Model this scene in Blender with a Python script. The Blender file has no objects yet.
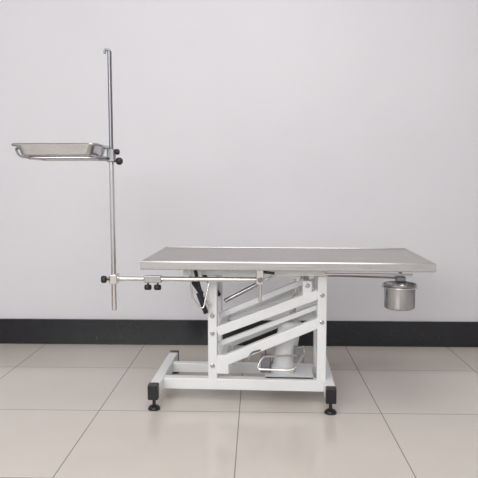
import bpy, math, bmesh
from mathutils import Vector, Matrix
S=bpy.context.scene
S.view_settings.view_transform='Standard'
C=bpy.context.collection
# ---------------- camera
f=610;H=0.98;th=math.atan(57/f);ps=math.atan(18/f)
cam=bpy.data.cameras.new('camera');co=bpy.data.objects.new('camera',cam);C.objects.link(co)
cam.sensor_width=36;cam.lens=36*f/478
co.location=(0,0,H);co.rotation_euler=(math.pi/2-th,0,ps)
S.camera=co
# ---------------- materials
def mat(name,col,rough=.5,metal=0,noise=0,nscale=5,bump=0,spec=.5,stretch=None,rvar=0):
    m=bpy.data.materials.new(name);m.use_nodes=True
    nt=m.node_tree;b=nt.nodes['Principled BSDF']
    b.inputs['Base Color'].default_value=(*col,1);b.inputs['Roughness'].default_value=rough
    b.inputs['Metallic'].default_value=metal;b.inputs['Specular IOR Level'].default_value=spec
    tc=nt.nodes.new('ShaderNodeTexCoord');mp=nt.nodes.new('ShaderNodeMapping')
    nt.links.new(tc.outputs['Object'],mp.inputs['Vector'])
    if stretch: mp.inputs['Scale'].default_value=stretch
    n=nt.nodes.new('ShaderNodeTexNoise');n.inputs['Scale'].default_value=nscale;n.inputs['Detail'].default_value=5
    nt.links.new(mp.outputs[0],n.inputs['Vector'])
    cr=nt.nodes.new('ShaderNodeMapRange')
    cr.inputs['From Min'].default_value=.3;cr.inputs['From Max'].default_value=.7
    cr.inputs['To Min'].default_value=1-noise;cr.inputs['To Max'].default_value=1+noise
    nt.links.new(n.outputs['Fac'],cr.inputs['Value'])
    vm=nt.nodes.new('ShaderNodeVectorMath');vm.operation='SCALE';vm.inputs[0].default_value=col
    nt.links.new(cr.outputs[0],vm.inputs['Scale']);nt.links.new(vm.outputs[0],b.inputs['Base Color'])
    if rvar:
        r=nt.nodes.new('ShaderNodeMapRange');r.inputs['To Min'].default_value=rough-rvar;r.inputs['To Max'].default_value=rough+rvar
        nt.links.new(n.outputs['Fac'],r.inputs['Value']);nt.links.new(r.outputs[0],b.inputs['Roughness'])
    if bump:
        bp=nt.nodes.new('ShaderNodeBump');bp.inputs['Strength'].default_value=bump;bp.inputs['Distance'].default_value=.002
        nt.links.new(n.outputs['Fac'],bp.inputs['Height']);nt.links.new(bp.outputs[0],b.inputs['Normal'])
    return m
M_wall=mat('wall_paint',(.72,.715,.75),.75,noise=.022,nscale=1.3,bump=.05,spec=.2)
M_ceil=mat('ceiling_paint',(.8,.8,.8),.9)
M_base=mat('black_granite_skirting',(.010,.010,.014),.22,noise=.3,nscale=60)
M_white=mat('white_powder_coat',(.84,.85,.86),.32,noise=.01,nscale=30)
M_cyl=mat('cylinder_enamel',(.74,.75,.76),.25,noise=.02,nscale=30)
M_top=mat('brushed_steel_top',(.42,.385,.362),.2,1,noise=.12,nscale=6,stretch=(.6,12,1),rvar=.06)
M_rim=mat('steel_rim',(.57,.555,.545),.25,1,noise=.1,nscale=8,stretch=(1,1,20))
M_chrome=mat('chrome',(.72,.70,.68),.14,1,noise=.03,nscale=10)
M_steel=mat('satin_steel',(.50,.50,.51),.22,1,noise=.07,nscale=12)
M_dsteel=mat('dark_steel',(.25,.25,.27),.35,1,noise=.05,nscale=12)
M_black=mat('black_plastic',(.010,.010,.012),.4,noise=.1,nscale=30)
def floor_mat():
    m=mat('floor_tiles',(.625,.575,.525),.15,noise=.035,nscale=2.0,rvar=.03,spec=.5)
    nt=m.node_tree;b=nt.nodes['Principled BSDF']
    vm=[n for n in nt.nodes if n.type=='VECT_MATH'][0]
    tc=nt.nodes.new('ShaderNodeTexCoord');mp=nt.nodes.new('ShaderNodeMapping')
    mp.inputs['Location'].default_value=(.677+.604*10,-2.53+.605*10,0)
    nt.links.new(tc.outputs['Object'],mp.inputs['Vector'])
    br=nt.nodes.new('ShaderNodeTexBrick');br.offset=0;br.squash=1
    br.inputs['Scale'].default_value=1;br.inputs['Brick Width'].default_value=.604;br.inputs['Row Height'].default_value=.605
    br.inputs['Mortar Size'].default_value=.0026;br.inputs['Mortar Smooth'].default_value=.3
    nt.links.new(mp.outputs[0],br.inputs['Vector'])
    mx=nt.nodes.new('ShaderNodeMix');mx.data_type='RGBA'
    mx.inputs[7].default_value=(.27,.235,.20,1)
    nt.links.new(br.outputs['Fac'],mx.inputs[0]);nt.links.new(vm.outputs[0],mx.inputs[6])
    nt.links.new(mx.outputs[2],b.inputs['Base Color'])
    return m
M_floor=floor_mat()
# ---------------- helpers
def obj(name,me,m,parent=None,smooth=False):
    o=bpy.data.objects.new(name,me);C.objects.link(o);me.materials.append(m)
    if parent: o.parent=parent
    if smooth:
        for p in me.polygons:p.use_smooth=True
    return o
def box(name,x0,x1,y0,y1,z0,z1,m,parent=None,bev=.002):
    bm=bmesh.new();bmesh.ops.create_cube(bm,size=1)
    for v in bm.verts: v.co=Vector(((x0+x1)/2+v.co.x*(x1-x0),(y0+y1)/2+v.co.y*(y1-y0),(z0+z1)/2+v.co.z*(z1-z0)))
    if bev: bmesh.ops.bevel(bm,geom=bm.edges[:],offset=bev,segments=2,affect='EDGES',profile=.5)
    me=bpy.data.meshes.new(name);bm.to_mesh(me);bm.free();return obj(name,me,m,parent)
def beam(name,p,q,w,d,m,parent,bev=.003):
    p=Vector(p);q=Vector(q);a=(q-p);L=a.length;a.normalize()
    ref=Vector((0,1,0)) if abs(a.y)<.9 else Vector((1,0,0))
    s=a.cross(ref).normalized();t=a.cross(s).normalized()
    bm=bmesh.new();bmesh.ops.create_cube(bm,size=1)
    for v in bm.verts: v.co=(p+q)/2+a*(v.co.x*L)+s*(v.co.y*w)+t*(v.co.z*d)
    if bev: bmesh.ops.bevel(bm,geom=bm.edges[:],offset=bev,segments=2,affect='EDGES',profile=.5)
    bmesh.ops.recalc_face_normals(bm,faces=bm.faces[:])
    me=bpy.data.meshes.new(name);bm.to_mesh(me);bm.free();return obj(name,me,m,parent)
def lathe(name,p,axis,prof,m,parent,seg=40):
    p=Vector(p);a=Vector(axis).normalized()
    ref=Vector((0,0,1)) if abs(a.z)<.9 else Vector((1,0,0))
    s=a.cross(ref).normalized();t=a.cross(s)
    bm=bmesh.new();rings=[]
    for r,h in prof:
        if r<1e-6: rings.append([bm.verts.new(p+a*h)])
        else: rings.append([bm.verts.new(p+a*h+(s*math.cos(2*math.pi*i/seg)+t*math.sin(2*math.pi*i/seg))*r) for i in range(seg)])
    for A,B in zip(rings,rings[1:]):
        for i in range(seg):
            j=(i+1)%seg
            if len(A)==1 and len(B)==1: continue
            if len(A)==1: bm.faces.new((A[0],B[i],B[j]))
            elif len(B)==1: bm.faces.new((A[i],A[j],B[0]))
            else: bm.faces.new((A[i],A[j],B[j],B[i]))
    bmesh.ops.recalc_face_normals(bm,faces=bm.faces[:])
    me=bpy.data.meshes.new(name);bm.to_mesh(me);bm.free()
    o=obj(name,me,m,parent,True)
    e=o.modifiers.new('es','EDGE_SPLIT');e.split_angle=math.radians(40);return o
def cyl(name,p,q,r,m,parent,seg=24):
    p=Vector(p);q=Vector(q);L=(q-p).length;c=min(r*.2,.002)
    return lathe(name,p,q-p,[(0,0),(r-c,0),(r,c),(r,L-c),(r-c,L),(0,L)],m,parent,seg)
def wire(name,pts,r,m,parent,cyclic=False,rad=.02):
    P=[Vector(p) for p in pts];out=[];n=len(P)
    for i,p in enumerate(P):
        if not cyclic and i in(0,n-1): out.append(p);continue
        a=P[i-1];b=P[(i+1)%n];da=(a-p);db=(b-p);k=min(rad,da.length*.45,db.length*.45)
        A=p+da.normalized()*k;B=p+db.normalized()*k
        for t in(0,.25,.5,.75,1): out.append(A*(1-t)**2+p*2*t*(1-t)+B*t*t)
    cu=bpy.data.curves.new(name,'CURVE');cu.dimensions='3D';sp=cu.splines.new('POLY');sp.points.add(len(out)-1)
    for i,p in enumerate(out): sp.points[i].co=(*p,1)
    sp.use_cyclic_u=cyclic;cu.bevel_depth=r;cu.bevel_resolution=4;cu.use_fill_caps=True
    tmp=bpy.data.objects.new('tmp',cu);C.objects.link(tmp)
    bpy.context.view_layer.update()
    me=bpy.data.meshes.new_from_object(tmp.evaluated_get(bpy.context.evaluated_depsgraph_get()))
    bpy.data.objects.remove(tmp);me.materials.clear();me.name=name
    return obj(name,me,m,parent,True)
def empty(name,loc=(0,0,0),rz=0):
    o=bpy.data.objects.new(name,None);C.objects.link(o);o.location=loc;o.rotation_euler=(0,0,rz);o.empty_display_size=.05;return o
# ---------------- room (camera side left open to let the world light in)
box('floor',-3.5,3.5,-2.5,3.607,-.1,0,M_floor,bev=0)
box('wall_back',-3.5,3.5,3.607,3.75,0,3.0,M_wall,bev=0)
box('wall_right',3.5,3.6,-2.5,3.75,0,3.0,M_wall,bev=0)
box('wall_left',-3.6,-3.5,-2.5,3.75,0,3.0,M_wall,bev=0)
box('ceiling',-3.6,3.6,-2.5,3.75,3.0,3.1,M_ceil,bev=0)
box('baseboard_back',-3.5,3.5,3.594,3.61,0,.153,M_base,bev=.002)
box('baseboard_right',3.487,3.502,-2.5,3.594,0,.153,M_base,bev=.002)
box('baseboard_left',-3.502,-3.487,-2.5,3.594,0,.153,M_base,bev=.002)
# ---------------- table : coordinates relative to pivot
PX,PY=.126,2.77
T=empty('veterinary_operating_table',(PX,PY,0),math.radians(-1.9))
def R(p): return (p[0]-PX,p[1]-PY,p[2])
def tb(n,x0,x1,y0,y1,z0,z1,m,bev=.003,par=T): return box(n,x0-PX,x1-PX,y0-PY,y1-PY,z0,z1,m,par,bev)
def tbeam(n,p,q,w,d,m,par=T,bev=.003): return beam(n,R(p),R(q),w,d,m,par,bev)
def tcyl(n,p,q,r,m,par=T): return cyl(n,R(p),R(q),r,m,par)
def twire(n,pts,r,m,par=T,**k): return wire(n,[R(p) for p in pts],r,m,par,**k)
def tl(n,p,a,prof,m,par=T,**k): return lathe(n,R(p),a,prof,m,par,**k)
def knob(n,p,a,par,s=1):
    return lathe(n,p,a,[(0,0),(.004*s,0),(.004*s,.012*s),(.013*s,.014*s),(.016*s,.02*s),(.016*s,.03*s),(.012*s,.036*s),(0,.037*s)],M_black,par,seg=20)
def tabletop():
    x0,x1,y0,y1=-.481-PX,.739-PX,2.5-PY,3.09-PY
    bm=bmesh.new()
    def ring(i,z): return [bm.verts.new((x,y,z)) for x,y in((x0+i,y0+i),(x1-i,y0+i),(x1-i,y1-i),(x0+i,y1-i))]
    prof=[(.02,.614),(.003,.614),(0,.617),(0,.646),(.004,.650),(.009,.650),(.012,.6465)]
    rs=[ring(*p) for p in prof]
    for A,B in zip(rs,rs[1:]):
        for i in range(4): bm.faces.new((A[i],A[(i+1)%4],B[(i+1)%4],B[i]))
    bm.faces.new(rs[0][::-1]);bm.faces.new(rs[-1])
    bmesh.ops.recalc_face_normals(bm,faces=bm.faces[:])
    me=bpy.data.meshes.new('tabletop');bm.to_mesh(me);bm.free()
    obj('tabletop',me,M_rim,T);me.materials.append(M_top)
    me.polygons[len(me.polygons)-1].material_index=1
tabletop()
F,B_=2.66,2.90
for n,y in(('front',F),('back',B_)):
    tb('upper_rail_'+n,-.31,.31,y-.018,y+.018,.572,.600,M_white)
    tb('post_left_'+n,-.212,-.172,y-.02,y+.02,.10,.572,M_white)
    tb('post_right_'+n,.27,.31,y-.02,y+.02,.10,.572,M_white)
for i,x in enumerate((-.292,-.19,.29)):
    tb('upper_cross_%d'%i,x-.018,x+.018,F,B_,.575,.60,M_white)
for i,(x,y) in enumerate(((-.25,F),(.25,F),(-.25,B_),(.25,B_))): tb('spacer_%d'%i,x-.02,x+.02,y-.015,y+.015,.598,.616,M_white)
for n,y,dz,w in(('front',F-.002,0,.042),('back',B_,.012,.034)):
    tbeam('upper_arm_'+n,(-.172,y,.318+dz),(.275,y,.492+dz),w,.034,M_white)
    tbeam('lower_arm_'+n,(-.172,y,.172+dz),(.295,y,.372+dz),w+.002,.034,M_white)
    tb('upper_arm_lug_'+n,.205,.245,y-.016,y+.016,.47,.55,M_white)
    tb('lower_arm_lug_'+n,-.174,-.120,y-.018,y+.016,.128,.212,M_white)
tbeam('upper_stay',(-.172,F+.10,.365),(.225,F+.10,.535),.026,.024,M_white)
tbeam('lower_stay',(-.172,F+.05,.245),(.295,F+.05,.432),.022,.024,M_white)
tb('upper_arm_cross_left',-.165,-.135,F,B_,.315,.345,M_white)
tb('upper_arm_cross_right',.21,.24,F,B_,.515,.545,M_white)
tb('lower_arm_cross_left',-.165,-.135,F,B_,.165,.195,M_white)
tb('lower_arm_cross_right',.245,.268,F,B_,.345,.370,M_white)
for i,(x,z) in enumerate(((-.192,.39),(-.192,.312),(-.192,.165),(.29,.488),(.29,.368),(.225,.53))):
    tl('pivot_bolt_%d'%i,(x,F-.019,z),(0,-1,0),[(0,0),(.010,0),(.010,.004),(.006,.006),(.006,.010),(0,.010)],M_steel,seg=16)
# base
for n,x in(('left',-.436),('right',.323)):
    tb('foot_bar_'+n,x-.022,x+.022,2.53,3.06,.052,.108,M_white)
    for e,y0,y1,yc in(('front',2.505,2.545,2.535),('back',3.035,3.075,3.05)):
        tb('end_cap_%s_%s'%(n,e),x-.022,x+.022,y0,y1,.049,.116 if e=='front' else .110,M_black,bev=.004)
        tl('leveling_foot_%s_%s'%(n,e),(x,yc,0),(0,0,1),[(0,0),(.026,0),(.026,.006),(.02,.014),(.008,.018),(.006,.05),(0,.05)],M_black,seg=28)
tb('base_rail_front',-.415,.302,F-.02,F+.025,.055,.105,M_white)
tb('base_rail_back',-.415,.302,B_-.02,B_+.02,.055,.100,M_white)
tb('pump_plate',.04,.26,F,B_,.09,.105,M_white)
# hydraulic pump, slightly leaning
tl('hydraulic_cylinder',(.118,2.78,.10),(.16,0,1),[(0,0),(.058,0),(.060,.004),(.060,.03),(.052,.036),(.052,.215),(.058,.218),(.058,.238),(.050,.246),(.018,.248),(.018,.26),(0,.26)],M_cyl,seg=48)
tl('hydraulic_piston',(.159,2.78,.35),(.16,0,1),[(0,0),(.014,0),(.014,.17),(.02,.17),(.02,.19),(0,.19)],M_chrome)
tb('pump_valve_block',.02,.065,2.74,2.80,.105,.18,M_dsteel)
twire('foot_pedal',[(.19,2.73,.20),(.19,2.69,.205),(.03,2.64,.21),(.005,2.60,.165),(.165,2.59,.165),(.215,2.66,.22),(.215,2.76,.225)],.005,M_chrome)
twire('release_pedal',[(.05,2.76,.16),(.04,2.66,.24),(-.02,2.61,.235),(-.03,2.60,.205)],.004,M_dsteel)
tb('pedal_pivot',.17,.215,2.715,2.735,.16,.235,M_dsteel)
# gas spring and tilt levers beneath the head end
tb('tilt_bracket',-.315,-.235,2.605,2.645,.568,.612,M_white)
tcyl('gas_spring_body',(-.30,2.62,.585),(-.235,2.62,.49),.011,M_black)
tcyl('gas_spring_rod',(-.235,2.62,.49),(-.20,2.62,.44),.005,M_chrome)
tcyl('tilt_lever',(-.262,2.60,.60),(-.222,2.60,.44),.007,M_black)
tcyl('tilt_lever_grip',(-.248,2.60,.50),(-.214,2.60,.41),.011,M_black)
twire('tilt_lever_loop',[(-.285,2.59,.60),(-.27,2.58,.47),(-.225,2.58,.43),(-.20,2.6,.55)],.004,M_chrome)
tcyl('gas_spring_body_back',(-.29,2.86,.585),(-.18,2.86,.44),.010,M_black)
tcyl('gas_strut_body',(-.15,2.78,.43),(.0,2.78,.51),.010,M_steel)
tcyl('gas_strut_rod',(.0,2.78,.51),(.14,2.78,.585),.005,M_chrome)
# side accessory rail + clamp
tcyl('side_rail_right',(.29,2.57,.592),(.66,2.57,.592),.005,M_chrome)
tcyl('side_rail_right_low',(.31,2.62,.578),(.62,2.60,.574),.004,M_dsteel)
tb('rail_clamp_block',.005,.037,2.535,2.575,.55,.614,M_chrome)
tcyl('clamp_post',(.022,2.545,.475),(.022,2.545,.59),.007,M_chrome)
tcyl('clamp_handle',(.035,2.525,.606),(.082,2.525,.600),.006,M_black)
tcyl('clamp_screw',(.022,2.53,.57),(.022,2.55,.57),.011,M_dsteel)
# accessory rod sliding out of the head end of the table, carries the tray stand
Yr=2.55
tcyl('accessory_rod',(-.596,Yr,.568),(.02,Yr+.006,.568),.010,M_chrome)
tb('rod_lock_block',-.475,-.40,Yr-.014,Yr+.014,.552,.582,M_steel,.003)
knob('rod_lock_knob_a',R((-.458,Yr,.556)),(0,-.2,-1),T,1)
knob('rod_lock_knob_b',R((-.416,Yr,.556)),(0,-.2,-1),T,1)
# ---------------- instrument tray stand
PXs=-.608;Yp=2.55
I=empty('instrument_tray_stand',(0,0,0))
cyl('lower_pole',(PXs,Yp,.435),(PXs,Yp,1.10),.0105,M_chrome,I)
cyl('upper_pole',(PXs,Yp,1.08),(PXs,Yp,1.516),.0085,M_dsteel,I)
wire('top_hook',[(PXs,Yp,1.505),(PXs,Yp,1.520),(PXs-.018,Yp,1.522),(PXs-.02,Yp,1.505)],.005,M_dsteel,I,rad=.006)
box('height_clamp',PXs-.016,PXs+.016,Yp-.018,Yp+.018,1.062,1.118,M_dsteel,I,.004)
knob('clamp_knob_upper',(PXs+.008,Yp-.005,1.103),(1,-.1,.1),I,.75)
knob('clamp_knob_lower',(PXs+.014,Yp-.01,1.066),(1,-.3,0),I,.95)
box('rod_clamp',PXs-.016,PXs+.016,Yp-.016,Yp+.040,.548,.590,M_chrome,I,.004)
cyl('rod_clamp_stub',(-.65,Yp+.01,.568),(-.61,Yp+.01,.568),.009,M_chrome,I)
knob('rod_end_knob',(-.625,Yp,.568),(-1,-.1,0),I,1)
def tray():
    bm=bmesh.new();cx,cy=-.808,2.55;hx=.175
    def ring(hx,hy,z,r,n=8):
        vs=[]
        for (sx,sy,a0) in((1,1,0),(-1,1,90),(-1,-1,180),(1,-1,270)):
            for k in range(n+1):
                a=math.radians(a0+90*k/n)
                vs.append(bm.verts.new((cx+sx*(hx-r)+r*math.cos(a),cy+sy*(hy-r)+r*math.sin(a),z)))
        return vs
    rs=[ring(hx-.002,.138,1.124,.03),ring(hx,.14,1.129,.03),ring(hx-.003,.137,1.133,.03),ring(hx-.018,.122,1.131,.026),ring(hx-.032,.108,1.090,.022),ring(hx-.038,.102,1.087,.02)]
    for A,B in zip(rs,rs[1:]):
        n=len(A)
        for i in range(n): bm.faces.new((A[i],A[(i+1)%n],B[(i+1)%n],B[i]))
    bm.faces.new(rs[-1])
    me=bpy.data.meshes.new('tray');bm.to_mesh(me);bm.free();o=obj('tray',me,M_steel,I)
    s=o.modifiers.new('sol','SOLIDIFY');s.thickness=.0015;s.offset=0
tray()
wire('tray_support_frame',[(PXs,Yp,1.078),(-.655,2.46,1.078),(-.93,2.46,1.078),(-.93,2.64,1.078),(-.655,2.64,1.078),(PXs,Yp,1.078)],.0065,M_steel,I,rad=.03)
wire('tray_retainer_left',[(-.925,2.49,1.078),(-.975,2.49,1.085),(-.988,2.49,1.118),(-.988,2.61,1.118),(-.975,2.61,1.085),(-.925,2.61,1.078)],.0045,M_dsteel,I)
box('tray_bracket_right',-.66,PXs-.01,2.535,2.565,1.068,1.084,M_dsteel,I,.003)
wire('tray_retainer_right',[(-.66,2.47,1.078),(-.628,2.47,1.085),(-.624,2.47,1.118),(-.63,2.53,1.118)],.0045,M_dsteel,I)
# ---------------- bucket
K=empty('stainless_steel_bucket',(0,0,0))
bx,by=.612,2.60
lathe('bowl',(bx,by,.440),(0,0,1),[(0,0),(.055,0),(.062,.004),(.064,.01),(.066,.098),(.071,.103),(.071,.107),(.067,.108),(.064,.104),(.062,.012),(.055,.006),(0,.006)],M_steel,K,64)
wire('holder_ring',[(bx+.073*math.cos(a*math.pi/16),by+.073*math.sin(a*math.pi/16),.535) for a in range(32)],.003,M_chrome,K,cyclic=True,rad=.001)
wire('hanger_arm',[(bx,by+.073,.535),(bx,by+.075,.56),(bx,by+.02,.575),(bx,by-.0,.60)],.004,M_dsteel,K)
box('hanger_bracket',bx-.018,bx+.018,by-.03,by+.02,.560,.580,M_dsteel,K,.003)
cyl('hanger_stem',(bx,by-.005,.575),(bx,by-.005,.612),.008,M_chrome,K)
# ---------------- light
w=bpy.data.worlds.new('world');S.world=w;w.use_nodes=True;nt=w.node_tree
bg=nt.nodes['Background'];tc=nt.nodes.new('ShaderNodeTexCoord');sx=nt.nodes.new('ShaderNodeSeparateXYZ')
mr=nt.nodes.new('ShaderNodeMapRange');mr.inputs['From Min'].default_value=-.4;mr.inputs['From Max'].default_value=.8
mr.inputs['To Min'].default_value=.62;mr.inputs['To Max'].default_value=1.3
nt.links.new(tc.outputs['Generated'],sx.inputs[0]);nt.links.new(sx.outputs['Z'],mr.inputs['Value']);nt.links.new(mr.outputs[0],bg.inputs['Strength'])
bg.inputs['Color'].default_value=(.985,.985,1,1)
def area(n,loc,tgt,sx_,sy_,e,col=(1,1,1)):
    l=bpy.data.lights.new(n,'AREA');l.shape='RECTANGLE';l.size=sx_;l.size_y=sy_;l.energy=e;l.color=col
    o=bpy.data.objects.new(n,l);C.objects.link(o);o.location=loc
    o.rotation_euler=(Vector(tgt)-Vector(loc)).to_track_quat('-Z','Y').to_euler()
area('window_light',(-1.6,-1.6,2.2),(-.4,3.6,1.9),2.6,1.6,78,(1,.99,.97))
area('added_overhead_light',(0,1.6,2.97),(0,1.6,0),1.8,1.8,30,(1,.99,.97))  # added overhead area lamp without a fixture, strengthens the floor shadow
